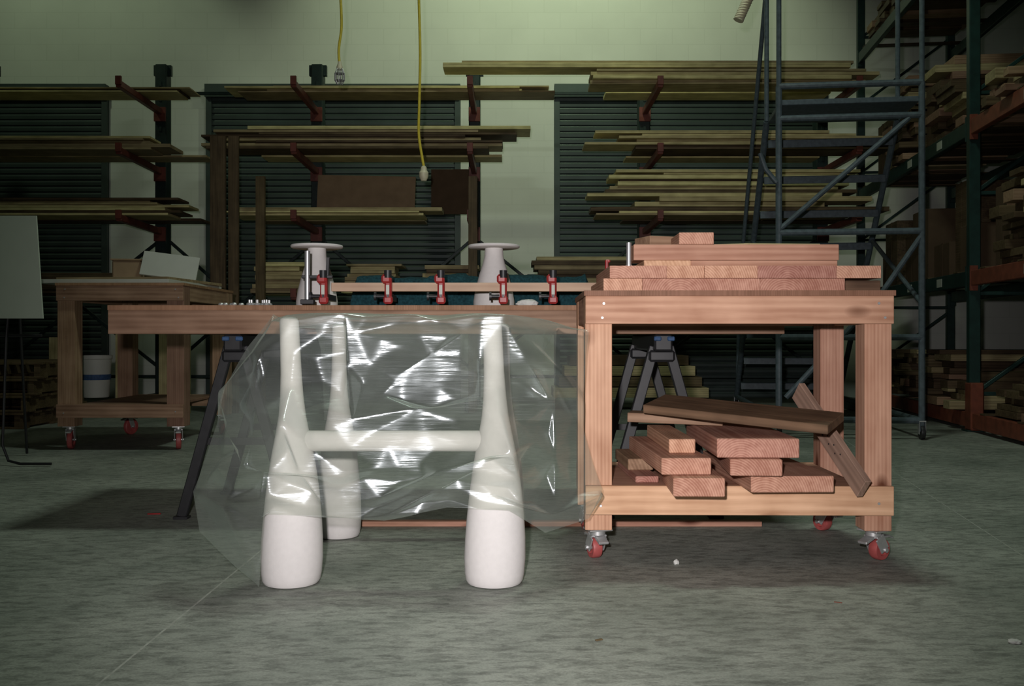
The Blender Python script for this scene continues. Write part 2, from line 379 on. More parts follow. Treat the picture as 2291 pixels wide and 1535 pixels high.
# fold lines: (from, to, height start, height end)
CR=[((640,955),(775,1052),.04,.024),((640,955),(585,1115),.04,.024),((640,955),(722,1125),.04,.024),((640,955),(655,790),.035,.0),((640,955),(560,1040),.04,.012),
 ((1140,1003),(1082,895),.04,.02),((1140,1003),(850,1112),.04,.016),((1140,1003),(1160,1125),.04,.012),((1140,1003),(1110,860),.04,.004),
 ((1078,905),(785,945),.028,.024),((772,702),(790,935),.016,.026),((1076,702),(1078,900),.006,.026),((795,935),(905,850),.020,.020),
 ((885,852),(775,790),.024,.004),((890,845),(1040,745),.024,.006),((905,850),(1060,880),.020,.004),((800,740),(980,715),.014,.014),
 ((508,1048),(762,1060),.034,.030),((508,880),(555,1045),.034,.026),((548,1066),(508,1125),.030,.016),((618,718),(525,862),.012,.032),
 ((592,800),(578,985),.028,.022),((560,900),(622,958),.024,.026),((870,1150),(1070,1045),.028,.024),((1142,1136),(1340,1098),.034,.030),
 ((1125,706),(1305,742),.016,.016),((1128,722),(1222,900),.012,.024),((1228,905),(1240,1120),.024,.016),((1180,760),(1298,900),.014,.020),
 ((605,1105),(733,1152),.024,.018),((508,1140),(576,1290),.016,.008),((720,745),(745,700),.012,.012),((930,702),(960,800),.010,.014)]
rs=random.Random(9)
P2=[];HT=[];ED=[]
def addp(u,v,h):
    for k,(a,b) in enumerate(P2):
        if (a-u)**2+(b-v)**2<.0016: 
            HT[k]=max(HT[k],h); return k
    P2.append((u,v)); HT.append(h); return len(P2)-1
def line(p,q,n,h0,h1,jit=0,bound=False):
    last=None
    for k in range(n+1):
        t_=k/n; u=p[0]+(q[0]-p[0])*t_; v=p[1]+(q[1]-p[1])*t_
        if 0<k<n and jit: u+=rs.uniform(-jit,jit); v+=rs.uniform(-jit,jit)
        u=max(0,min(nc-1,u)); v=max(0,min(nr-1,v))
        i=addp(u,v,h0+(h1-h0)*t_ + (rs.uniform(-.25,.15)*max(h0,h1) if 0<k<n and not bound else 0))
        if last is not None and last!=i: ED.append((last,i))
        last=i
U,Vv=nc-1,nr-1
line((0,0),(U,0),8,0,0,bound=True); line((U,0),(U,Vv),10,0,0,bound=True); line((U,Vv),(0,Vv),16,0,0,bound=True); line((0,Vv),(0,0),10,0,0,bound=True)
for a,b,h0,h1 in CR:
    A=inv(*a);B=inv(*b); n=max(2,int(math.hypot(A[0]-B[0],A[1]-B[1])/1.0)); line(A,B,n,h0,h1,.04)
cnt=0; tries=0
while cnt<300 and tries<30000:
    tries+=1
    u=rs.uniform(.15,U-.15); v=rs.uniform(.1,Vv-.15)
    md=.36 if v>4.2 else .6
    if min((a-u)**2+((b-v)*.8)**2 for a,b in P2)<md*md: continue
    P2.append((u,v)); HT.append(rs.choice((-1,-.7,0,.4))*rs.uniform(.004,.014)); cnt+=1
res=delaunay_2d_cdt([Vector(p) for p in P2],ED,[],0,1e-5,True)
nv,nf,ov=res[0],res[2],res[3]
t=bmesh.new(); VV=[]
for k,q in enumerate(nv):
    u,v=q
    ids=[i for i in (ov[k] if k<len(ov) else []) if i<len(HT)]
    h=max([HT[i] for i in ids],default=.018)
    p=ev(u,v)
    du=ev(min(u+.03,U),v)-ev(max(u-.03,0),v); dv=ev(u,min(v+.03,Vv))-ev(u,max(v-.03,0))
    n=dv.cross(du); n=n.normalized() if n.length>1e-9 else Vector((0,-1,0))
    if v>=4 and n.y>0: n=-n
    VV.append(t.verts.new(p+n*h))
for f in nf:
    try: t.faces.new([VV[i] for i in f])
    except ValueError: pass
bmesh.ops.triangulate(t,faces=t.faces[:])
bmesh.ops.subdivide_edges(t,edges=t.edges[:],cuts=8,use_grid_fill=True)
inner=[v for v in t.verts if not v.is_boundary]
for _ in range(3): bmesh.ops.smooth_vert(t,verts=inner,factor=.5,use_axis_x=True,use_axis_y=True,use_axis_z=True)
t.normal_update()
offs=[]
for v in t.verts:
    p=v.co
    offs.append(.0018*noise.noise(Vector((p.x*14,p.y*6,p.z*14)))+.0003*noise.noise(p*45)+.004*noise.noise(Vector((p.x*5+3,p.y*5,p.z*5))))
for v,o_ in zip(t.verts,offs):
    v.co+=v.normal*o_
    p=v.co
    if p.y<3.1 and p.z<.812:
        for px in (LX,RX):
            r=rad(max(p.z,.001))+.006; dx=p.x-px
            if abs(dx)<r and p.y<CY+.05: p.y=min(p.y,CY-math.sqrt(r*r-dx*dx))
    p.z=max(p.z,.006)
print('film verts',len(t.verts))
m=MB(); m._add(t)
pm=bpy.data.materials.new('clear_plastic_film'); pm.use_nodes=True; nt=pm.node_tree; nt.nodes.clear(); Lk=nt.links.new
out=N(nt,'ShaderNodeOutputMaterial'); tr=N(nt,'ShaderNodeBsdfTransparent'); tr.inputs['Color'].default_value=(.955,.97,.93,1)
df=N(nt,'ShaderNodeBsdfDiffuse'); df.inputs['Color'].default_value=(.80,.88,.80,1)
tl=N(nt,'ShaderNodeBsdfTranslucent'); tl.inputs['Color'].default_value=(.80,.88,.80,1)
mh=N(nt,'ShaderNodeMixShader'); mh.inputs[0].default_value=.25; Lk(df.outputs[0],mh.inputs[1]); Lk(tl.outputs[0],mh.inputs[2])
tc=N(nt,'ShaderNodeTexCoord'); hn=N(nt,'ShaderNodeTexNoise'); hn.inputs['Scale'].default_value=5; hn.inputs['Detail'].default_value=5
Lk(tc.outputs['Object'],hn.inputs['Vector']); hr=N(nt,'ShaderNodeMapRange'); hr.inputs['From Min'].default_value=.3; hr.inputs['From Max'].default_value=.7
hr.inputs['To Min'].default_value=.02; hr.inputs['To Max'].default_value=.075; Lk(hn.outputs['Fac'],hr.inputs['Value'])
lw=N(nt,'ShaderNodeLayerWeight'); lw.inputs['Blend'].default_value=.35
lp=N(nt,'ShaderNodeMath',operation='MULTIPLY_ADD',use_clamp=True); lp.inputs[1].default_value=.32
Lk(lw.outputs['Facing'],lp.inputs[0]); Lk(hr.outputs[0],lp.inputs[2])
m1=N(nt,'ShaderNodeMixShader'); Lk(lp.outputs[0],m1.inputs[0]); Lk(tr.outputs[0],m1.inputs[1]); Lk(mh.outputs[0],m1.inputs[2])
mp=N(nt,'ShaderNodeMapping'); mp.inputs['Scale'].default_value=(5,5,70); mp.inputs['Rotation'].default_value=(0,.15,0); Lk(tc.outputs['Object'],mp.inputs['Vector'])
sn=N(nt,'ShaderNodeTexNoise'); sn.inputs['Scale'].default_value=1.5; sn.inputs['Detail'].default_value=4; Lk(mp.outputs[0],sn.inputs['Vector'])
bp=N(nt,'ShaderNodeBump'); bp.inputs['Strength'].default_value=.4; bp.inputs['Distance'].default_value=.004; Lk(sn.outputs['Fac'],bp.inputs['Height'])
gl=N(nt,'ShaderNodeBsdfGlossy'); gl.inputs['Roughness'].default_value=.20; gl.inputs['Color'].default_value=(.9,.97,1,1); Lk(bp.outputs[0],gl.inputs['Normal'])
gl2=N(nt,'ShaderNodeBsdfGlossy'); gl2.inputs['Roughness'].default_value=.38; gl2.inputs['Color'].default_value=(.9,.97,1,1); Lk(bp.outputs[0],gl2.inputs['Normal'])
mg=N(nt,'ShaderNodeMixShader'); mg.inputs[0].default_value=.45; Lk(gl.outputs[0],mg.inputs[1]); Lk(gl2.outputs[0],mg.inputs[2])
fa=N(nt,'ShaderNodeMapRange'); fa.inputs['To Min'].default_value=.10; fa.inputs['To Max'].default_value=.40
Lk(lw.outputs['Facing'],fa.inputs['Value'])
m2=N(nt,'ShaderNodeMixShader'); Lk(fa.outputs[0],m2.inputs[0]); Lk(m1.outputs[0],m2.inputs[1]); Lk(mg.outputs[0],m2.inputs[2]); Lk(m2.outputs[0],out.inputs[0])
ps=m.obj('plastic_sheet',pm,sharp=180); tag(ps,'crumpled clear plastic sheet draped over the white chair','plastic sheet')
# ---------------------------------------------------------------- on the long table
def pedestal(px,y,label):
    h=Z(549,y)-TT
    e=empty('pedestal_stand',label,'stand',(X(px,y),y,TT),group='white pedestal stands on the table')
    m=MB(); m.lathe([(0,0),(.085,0),(.092,.008),(.092,.03),(.084,.08),(.066,.15),(.050,.2),(.042,h-.05),(.040,h-.013)],seg=40); m.obj('base',white,e)
    m=MB(); m.lathe([(0,h-.014),(.108,h-.014),(.114,h-.011),(.116,h-.006),(.113,h),(0,h)],seg=48); m.obj('disc_top',white,e)
pedestal(709,4.2,'white cast pedestal stand with round disc top on table'); pedestal(1105,4.2,'white cast pedestal stand with round disc top on table')
def clamp(px,lab,big=False):
    y=3.845
    e=empty('bar_clamp',lab,'clamp',(X(px,y),y,TT),group='red bar clamps on the table')
    m=MB(); m.box((0,0,.050),(.026,.035,.088),bev=.007); m.box((-.006,-.012,.085),(.036,.024,.03),bev=.008); m.box((0,-.006,.018),(.034,.03,.026),bev=.006)
    m.obj('jaw',red,e)
    m=MB(); m.box((0,.10,.030),(.008,.24,.020),bev=.001); m.obj('bar',black,e)
    m=MB(); m.cyl((-.014,-.005,.03),(-.046,-.005,.03),.006); m.cyl((-.044,-.005,.03),(-.052,-.005,.03),.014); m.obj('screw_pad',black,e)
    m=MB(); m.cyl((.0,-.016,.088),(.0,-.016,.112),.014); m.obj('knob',black,e)
    m=MB(); m.box((0,-.0215,.05),(.012,.002,.03),bev=0); m.obj('label_plate',whitep,e)
    e.scale=(1.1,1.1,1.28)
    if big:
        m=MB(); m.cyl((-.062,0,.008),(-.062,0,.175),.0105,seg=20); m.obj('pipe',chrome,e)['label']='bright chrome pipe'
        m=MB(); m.box((-.025,0,.092),(.115,.016,.010)); m.obj('cross_bar',black,e)
        m=MB(); m.box((-.06,-.002,.012),(.05,.03,.016)); m.obj('foot',black,e)
        m=MB(); m.beam((.012,0,.09),(.016,0,.155),.012,.014); m.obj('handle',black,e)
for i,px in enumerate((725,869,987,1126,1237)): clamp(px,'red and black bar clamp with tall chrome pipe on table' if i==0 else 'red and black bar clamp gripping the pale batten',i==0)
m=MB(); m.box((0,0,.018),((1338-742)/F*3.88,.026,.036)); tag(m.obj('batten',wood('batten_wood',(.42,.27,.19),(.64,.46,.33),0,24),None,(X(1040,3.88),3.882,TT+.060)),'thin pale wooden batten gripped by red clamps on table','wood strip')
t=bmesh.new(); bw=1.12
rowsN=[]
for i in range(81):
    xx=-bw/2+bw*i/80; rr=[]
    for j in range(25):
        a=math.pi*j/24
        yy=-math.cos(a); zz=math.sin(a)
        yy=math.copysign(abs(yy)**.5,yy)*.13; zz=(zz**.4)*.165 if zz>1e-6 else 0
        k=1+.10*noise.noise(Vector((xx*6,yy*12,zz*12)))+.05*noise.noise(Vector((xx*22,yy*20,1)))
        end=min(1,(bw/2-abs(xx))/.03+.3)
        zz*= end*(1-.06*(i//13%2))
        rr.append(t.verts.new((xx,yy*k,max(zz*k,0))))
    rowsN.append(rr)
for A,B in zip(rowsN,rowsN[1:]):
    for j in range(24): t.faces.new((A[j],A[j+1],B[j+1],B[j]))
t.faces.new(rowsN[0]); t.faces.new(rowsN[-1]); bmesh.ops.recalc_face_normals(t,faces=t.faces)
m=MB(); m._add(t); tag(m.obj('moving_blanket',teal,None,(X(1055,4.4),4.48,TT)),'dark teal quilted moving blanket folded on the table','blanket')
m=MB()
for i in range(9):
    m.lathe([(0,0),(.012,0),(.014,.004),(.012,.010),(.006,.012),(.006,.024),(0,.024)],c=(random.uniform(-.06,.06),random.uniform(-.03,.03),.0),seg=12)
tag(m.obj('metal_hardware',steel,None,(X(590,3.86),3.86,TT)),'small pile of steel fittings on the table edge','hardware')['kind']='stuff'
m=MB()
for i in range(5): m.lathe([(0,0),(.010,0),(.012,.006),(.008,.012),(0,.012)],c=(i*.02-.04,random.uniform(-.02,.02),0),seg=12)
tag(m.obj('metal_hardware',steel,None,(X(516,3.86),3.86,TT)),'few loose steel bolts lying on the table','hardware')['kind']='stuff'
def lump(name,label,cat,loc,d,mat,seed):
    t=bmesh.new(); bmesh.ops.create_icosphere(t,subdivisions=4,radius=1)
    for v in t.verts:
        n=1+.25*noise.noise(v.co*2+Vector((seed,0,0)))+.1*noise.noise(v.co*6)
        v.co=Vector((v.co.x*d[0]*n,v.co.y*d[1]*n,max(v.co.z,-.6)*d[2]*n+.6*d[2]))
        v.co.z=max(v.co.z,0)
    m=MB(); m._add(t); return tag(m.obj(name,mat,None,loc,sharp=180),label,cat)
lump('rag','crumpled white rag on the table','cloth',(X(1178,3.9),3.84,TT),(.045,.02,.016),cloth,3)
# ---------------------------------------------------------------- lumber on top of the cart
z1=CZ+.001; g='fir blocks stacked on the cart'
def row(edges,z,th,y0,dep,lab):
    for a,b in zip(edges,edges[1:]):
        xa,xb=X(a,y0),X(b,y0)
        board('lumber_block',lab,((xa+xb)/2,y0+dep/2+random.uniform(-.003,.003),z),(xb-xa-.0008,dep,th-.0006),endg,group=g,cat='lumber',bev=.0007)
row([1350,1437,1700,1890],z1,.042,3.14,.50,'reddish fir block showing end grain in a stack')
board('lumber_block','dark sawn fir block at the end of a stack',(1.182,3.38,z1),(.118,.44,.036),darkw,group=g,cat='lumber')
row([1364,1492,1576,1695,1872,1972],z1+.042,.042,3.13,.50,'reddish fir block showing end grain in a stack')
z3=z1+.085
board('spacer_block','short fir spacer block between stacked boards',(.53,3.35,z3),(.16,.3,.022),pink[1],cat='lumber')
board('lumber_board','wide reddish fir board lying flat in the stack',(.86,3.30,z3),(.50,.20,.0215),pink[0],cat='lumber')
board('lumber_board','long reddish fir board on the stack',(.765,3.27,z3+.0225),(.70,.14,.054),pink[0],cat='lumber')
board('lumber_board','reddish fir board lying at the back of the stack',(.80,3.43,z3+.0225),(.62,.13,.045),pink[0],cat='lumber',rot=(0,0,.03))
z4=z3+.077
board('lumber_block','short fir offcut showing end grain on top board',(.632,3.30,z4),(.118,.2,.040),endg,cat='lumber',rot=(0,0,-.03))
board('lumber_block','short aged fir offcut on top of the stack',(.545,3.48,z3+.068),(.14,.12,.060),pinkd[0],cat='lumber',rot=(0,0,.35))
board('wood_shim','thin pale wood shim on the top board',(.93,3.26,z4),(.27,.05,.006),tan[0],cat='wood strip',rot=(0,0,.08))
board('wood_shim','thin pale wood shim on the top board',(.76,3.25,z4),(.12,.03,.005),tan[0],cat='wood strip',rot=(0,0,-.3))
m=MB(); m.cyl((0,0,0),(0,0,.082),.0085,seg=24); m.lathe([(0,.0),(.011,0),(.011,.006),(0,.006)],seg=24); tag(m.obj('pipe',chrome,None,(X(1407,3.2),3.2,z3)),'short upright chrome pipe on the fir blocks','pipe')
m=MB(); m.box((0,0,.025),(.012,.02,.05),bev=.004); m.box((0.004,0,.045),(.018,.015,.012),bev=.004)
o=m.obj('clamp_jaw',red,None,(.355,3.52,z3)); tag(o,'red clamp jaw standing on the fir blocks','clamp')
# ---------------------------------------------------------------- lower shelf lumber
S=.2595; g='offcuts piled on the lower shelf'
def lb(px0,px1,yf,z,th,ln,mat,lab,rot=0,name='lumber_offcut'):
    xa,xb=X(px0,yf),X(px1,yf)
    return board(name,lab,((xa+xb)/2+math.sin(-rot)*ln/2,yf+ln/2,z),(xb-xa,ln,th),mat,rot=(0,0,rot),group=g,cat='lumber',bev=.003)
lab='thick reddish fir offcut with end grain in shelf pile'
lb(1507,1622,2.88,S,.058,.76,endg,lab,-.05)
lb(1680,1867,2.96,S,.052,.68,endg,'wide reddish fir plank offcut on the lower shelf',.02)
lb(1422,1474,3.16,S,.022,.40,endg,'thin fir strip offcut on the lower shelf',.04)
lb(1405,1462,3.30,S+.0225,.040,.30,pinkd[1],'dark weathered offcut on the lower shelf',.04)
lb(1480,1592,2.94,S+.059,.052,.66,endg,lab,.03)
lb(1635,1750,2.91,S+.059,.052,.7,endg,lab,-.09)
lb(1605,1788,2.94,S+.112,.060,.62,endg,'wide reddish fir plank offcut on the lower shelf',-.03)
lb(1497,1556,3.06,S+.112,.046,.5,endg,lab,.0)
o=board('lumber_offcut','aged plank lying across the shelf pile',(.60,3.44,.437),(.34,.12,.034),pinkd[0],rot=(0,.02,-.25),group=g,cat='lumber')
o=board('plank','dark weathered plank lying slanted across the shelf pile',(.775,3.19,.478),(.64,.18,.030),darkw,rot=(.16,.06,-.60),group=g,cat='lumber')
pl=empty('leaning_board','weathered fir board with nail holes leaning off the pile','board',(0,0,0),group=g)
board('plank_body','',(0,0,-.036),(.47,.024,.072),greyw,parent=pl)
for k in range(6):
    m=MB(); m.cyl((-.02+k*.022,-.0118,-.008+.018*(k%2)),(-.02+k*.022,-.0128,-.008+.018*(k%2)),.003,seg=10); m.obj('nail_hole',black,pl)
a=W(1782,868,3.36); b=W(1938,1102,2.99); d=(b-a).normalized()
pl.rotation_euler=d.to_track_quat('X','Z').to_euler(); pl.location=(a+b)/2
# ---------------------------------------------------------------- small bits on the floor
def bit(name,label,loc,d,mat,seed): lump(name,label,'debris',loc,d,mat,seed)
bit('pebble','small white foam crumb on the concrete floor',(X(1513,3.1),3.1,0),(.009,.008,.010),cloth,1)
bit('foam_scrap','small white scrap on the concrete floor',(X(2270,2.3),2.3,0),(.016,.012,.006),cloth,5)
board('wood_chip','small red scrap on the concrete floor',(X(345,3.97),3.97,0),(.055,.012,.006),red,rot=(0,0,.1),cat='debris')
board('wood_chip','small orange chip on the concrete floor',(X(1875,2.65),2.65,0),(.022,.005,.002),orange,rot=(0,0,-.5),cat='debris')
board('wood_chip','small brown chip on the concrete floor',(X(1340,2.32),2.32,0),(.02,.008,.003),brn[0],rot=(0,0,.5),cat='debris')
# ---------------------------------------------------------------- cantilever rack on back wall
RY=10.75
e=empty('cantilever_rack','dark green cantilever lumber rack with red arms','rack',(0,RY,0))
colx=[X(-20,RY),X(365,RY),X(712,RY),X(1062,RY),X(1440,RY),X(1835,RY)]
AL=[3.36,2.68,2.0,1.2]
for cx in colx:
    m=MB(); m.box((cx,0,1.93),(.13,.16,3.86),bev=.01); m.box((cx,-.0,3.80),(.20,.05,.12)); m.box((cx,-.6,.06),(.10,1.35,.12),bev=.01)
    for k in range(20): m.box((cx,-.083,.4+k*.17),(.03,.008,.06),bev=.002)
    m.obj('column',dgreen,e)
    for z in AL:
        m=MB(); m.beam((cx,-.09,z-.05),(cx,-1.22,z-.035),.06,.07); m.box((cx,-.10,z-.08),(.13,.03,.16)); m.box((cx,-1.22,z+.0),(.06,.03,.09)); m.obj('arm',redarm,e)
for xa,xb in zip(colx,colx[1:]):
    for s in (((xa,.03,3.55),(xb,.03,3.55)),((xa,.03,.3),(xb,.03,.3)),((xa,.03,.35),(xb,.03,1.9)),((xb,.06,.35),(xa,.06,1.9))):
        m=MB(); m.beam(s[0],s[1],.03,.035); m.obj('brace',dgreen,e)
def stack(px0,px1,zb,n,mats,grp,jit=40,th=(.02,.042),yb=9.62):
    z=zb+.006
    for k in range(n):
        t_=random.uniform(*th); yy=yb
        rows_=2 if (k==0 and yb<9.8) else 1
        for r in range(rows_):
            wd=random.uniform(.28,.42) if r==0 else .3
            dx=random.uniform(0,.06) if r==0 else .02
            a=X(px0+random.uniform(-jit,jit),10); b=X(px1+random.uniform(-jit,jit),10)
            nm,mt=random.choice(mats)
            board('lumber_board','long %s board lying on the rack arms'%nm,((a+b)/2,yy+dx+wd/2,z),(b-a,wd,t_),mt[0],group=grp,cat='lumber',rot=(0,0,random.uniform(-.006,.006)))
            yy+=wd+.09
        z+=t_+.0015
TN=('pale pine',tan); YL=('yellow pine',yel); BR=('brown',brn)
stack(-120,410,AL[0],3,[BR,TN,YL],'lumber on the upper rack arms',25,(.014,.026),10.0)
stack(550,1190,AL[0],4,[YL,TN,YL],'lumber on the upper rack arms',60,(.014,.028),10.0)
stack(1330,1900,AL[0],4,[YL,TN,TN],'lumber on the upper rack arms',50,(.02,.04))
stack(-100,420,AL[1],5,[TN,YL,TN],'lumber on the middle rack arms',75,(.02,.04))
stack(550,1120,AL[1],8,[TN,YL,BR,TN],'lumber on the middle rack arms',80,(.016,.045))
stack(1370,1900,AL[1],7,[YL,YL,TN,BR],'lumber on the middle rack arms',70,(.016,.04))
stack(-100,400,AL[2],7,[BR,TN,YL],'lumber on the lower rack arms',55,(.018,.035))
stack(570,960,AL[2],3,[TN,BR,YL],'lumber on the lower rack arms',45,(.015,.04))
stack(1390,1900,AL[2],13,[YL,YL,TN,BR],'lumber on the lower rack arms',85,(.02,.05))
stack(590,700,AL[3],7,[YL,TN],'short lumber on the bottom rack arms',15,(.03,.05))
stack(790,900,AL[3],9,[YL,TN],'short lumber on the bottom rack arms',15,(.02,.04))
stack(950,1060,AL[3],7,[YL,TN,BR],'short lumber on the bottom rack arms',15,(.03,.05))
stack(1190,1390,AL[3],9,[BR,TN],'short lumber on the bottom rack arms',20,(.03,.05))
stack(1460,1880,AL[3],5,[BR,TN],'lumber on the bottom rack arms',20,(.03,.05))
stack(60,380,AL[3],5,[BR],'lumber on the bottom rack arms',20,(.03,.05))
zt=AL[0]+.17
board('lumber_board','long yellow pine board raised on the upper rack stack',(X(1440,9.9),9.8,zt),(4.2,.28,.05),yel[0],group='lumber on the upper rack arms',cat='lumber')
board('lumber_board','long yellow pine board raised on the upper rack stack',(X(1465,9.9),9.8,zt+.051),(4.05,.2,.03),tan[0],group='lumber on the upper rack arms',cat='lumber')
board('cardboard_sheet','large brown cardboard panel leaning above the rack boards',(X(810,10.1),10.35,AL[2]+.12),(1.08,.03,.42),cardl,rot=(-.12,.02,0),cat='panel',bev=.002)
board('plywood_sheet','brown plywood panel standing on the rack boards',(X(1005,10.3),10.45,AL[2]+.12),(.42,.03,.5),cardb,cat='panel',bev=.002)
for px,wd,y in ((488,.15,9.3),(523,.10,9.3)):
    board('standing_plank','tall rough plank standing against the rack',(X(px,y),y,0),(wd,.045,Z(305,y)),brn[2],cat='plank',rot=(0,0,.1))
for px,y in ((583,10.2),(1058,9.35)):
    board('standing_plank','tall rough plank standing against the rack',(X(px,9.38),9.38,0),(.09,.045,Z(395,9.38)),brn[2],cat='plank')
for i in range(4):
    board('lumber_board','rough board stacked on the floor by the wall',(X(1400,10.1),9.9+.05*i,.13+.11*i),(1.6-.12*i,.5,.10),brn[0] if i%2 else tan[0],group='floor lumber by the wall',cat='lumber')
for px,y,w,h in ((190,9.85,.14,.75),(325,9.85,.10,.8),(437,9.85,.30,.80)):
    board('plywood_offcut','upright pale plywood offcut standing on the floor',(X(px,y),y-.6,0),(w,.05,h),tan[2],cat='panel')
for k in range(4):
    y=8.2; m=MB()
    for j in range(6): m.box((0,-.5+j*.2,.125),(1.1,.12,.02))
    for x in (-.5,0,.5): m.box((x,0,.065),(.05,1.1,.10))
    for j in range(3): m.box((0,-.5+j*.5,.0095),(1.1,.11,.018))
    tag(m.obj('pallet',brn[0],None,(X(10,8.2)-.1+.03*k,y,.137*k),(0,0,.03*k)),'worn wooden pallet in a stack near the wall','pallet','stacked wooden pallets')
# ---------------------------------------------------------------- left cart load
z=1.111
board('laminate_panel','large pale laminate panel lying on the wooden cart',(X(300,6.7),6.72,z),(.90,.98,.025),whitep,rot=(0,0,-.05),cat='panel')
board('laminate_panel','large tan panel lying on the wooden cart',(X(315,6.7),6.75,z+.026),(.80,.85,.02),tan[0],rot=(0,0,-.12),cat='panel')
board('laminate_panel','white panel tilted on edge on the wooden cart',(X(375,6.9),6.9,z+.075),(.40,.02,.19),whitep,rot=(-.35,.12,.15),cat='panel')
m=MB(); m.box((0,0,.08),(.2,.16,.16),bev=.01); m.box((0,-.0,.165),(.22,.18,.012)); tag(m.obj('cardboard_box',cardl,None,(X(275,6.9),7.0,z+.047),(0,0,.2)),'small beige cardboard box on the stacked panels','box')
e=empty('bucket','white plastic bucket with a blue band on the cart shelf','bucket',(X(222,7.0),6.95,.3065))
m=MB(); m.lathe([(0,0),(.085,0),(.09,.01),(.105,.28),(.112,.285),(.112,.31),(.10,.31),(.085,.02),(0,.02)],seg=36); m.obj('body',whitep,e)
m=MB(); m.lathe([(.099,.13),(.1,.13),(.1025,.17),(.100,.17)],seg=36); m.obj('band',blue,e)
# ---------------------------------------------------------------- flip chart
y=5.5
e=empty('flip_chart_easel','white flip chart board on a black tubular stand','easel',(X(48,y),y,0))
m=MB()
t=bmesh.new(); vs=[t.verts.new(v) for v in ((-.45,.0,.86),(.125,.0,.86),(.035,.1,1.475),(-.45,.1,1.475),(-.45,.012,.86),(.125,.012,.86),(.035,.112,1.475),(-.45,.112,1.475))]
for f in ((0,1,2,3),(7,6,5,4),(0,4,5,1),(1,5,6,2),(2,6,7,3),(3,7,4,0)): t.faces.new([vs[k] for k in f])
bmesh.ops.recalc_face_normals(t,faces=t.faces); m._add(t); m.obj('sheet',paper,e)
m=MB(); m.tube([(-.1,.13,1.45),(-.1,.02,.75),(-.1,-.02,.12),(-.06,-.03,.03),(.02,-.05,.015),(.2,-.05,.015)],.008)
m.tube([(-.3,.02,.76),(.1,.04,.76)],.008); m.tube([(-.2,.45,.015),(-.1,.13,1.3)],.008); m.obj('stand',black,e)
# ---------------------------------------------------------------- rolling ladder
LO=Vector((1.99,7.0,0)); 
e=empty('rolling_ladder','grey-teal tubular steel rolling warehouse ladder with platform','ladder',LO,(0,0,math.radians(-7)))
w=1.02; PZ=2.50; r=.024
def T(name,segs,rr=r,mat=greyblue):
    m=MB()
    for s in segs: m.tube(s,rr,10)
    return m.obj(name,mat,e)
for x in (0,w):
    T('post',[[(x,0,.06),(x,0,2.62)]]); 
    T('stringer',[[(x,.62,PZ),(x,2.75,.12)]],.026)
    T('handrail',[[(x,0,PZ),(x,0,3.55),(x,.08,3.6),(x,.62,3.6)]+([(x,2.5,1.25),(x,2.62,.35)] if x==0 else []),[(x,.62,PZ),(x,.62,3.6)]],.019)
    T('base_rail',[[(x,0,.14),(x,2.75,.14)]],.022)
    T('side_brace',[[(x,0,1.0),(x,1.4,1.6)]],.018)
for z_ in (2.62,2.38,1.53,.75,.14): T('cross_tube',[[(0,0,z_),(w,0,z_)]])
T('diagonal_tube',[[(0,0,1.55),(.93,0,2.36)]],.020); T('diagonal_tube',[[(w,0,1.50),(.72,0,1.05),(.05,0,.3)]],.020)
for k in range(9):
    f=(k+.6)/9.2; yy=.62+f*2.13; zz=PZ-f*2.38
    m=MB(); m.box((w/2,yy,zz),(w-.04,.18,.03),bev=.004); m.box((w/2,yy-.09,zz-.02),(w-.04,.012,.06)); m.obj('step',greyblue,e)
m=MB(); m.box((w/2,.31,PZ),(w-.02,.62,.04),bev=.004)
for k in range(9): m.box((w/2,.05+k*.065,PZ+.022),(w-.05,.02,.006),bev=.001)
m.obj('platform',greyblue,e)
for x,yy in ((0,0),(w,0),(0,2.75),(w,2.75)):
    m=MB(); m.lathe([(0,-.014),(.052,-.014),(.055,0),(.052,.014),(0,.014)],c=(x,yy,.055),seg=28,M=Matrix.Rotation(math.pi/2,4,'Y')); m.obj('wheel',black,e)
    m=MB(); m.box((x-.022,yy,.09),(.004,.045,.10)); m.box((x+.022,yy,.09),(.004,.045,.10)); m.box((x,yy,.135),(.05,.05,.01)); m.obj('caster_fork',steel,e)
T('hooked_pipe',[[(-.14,-.03,2.12),(-.10,-.03,2.0),(-.02,-.03,1.90)]],.018,greyblue)
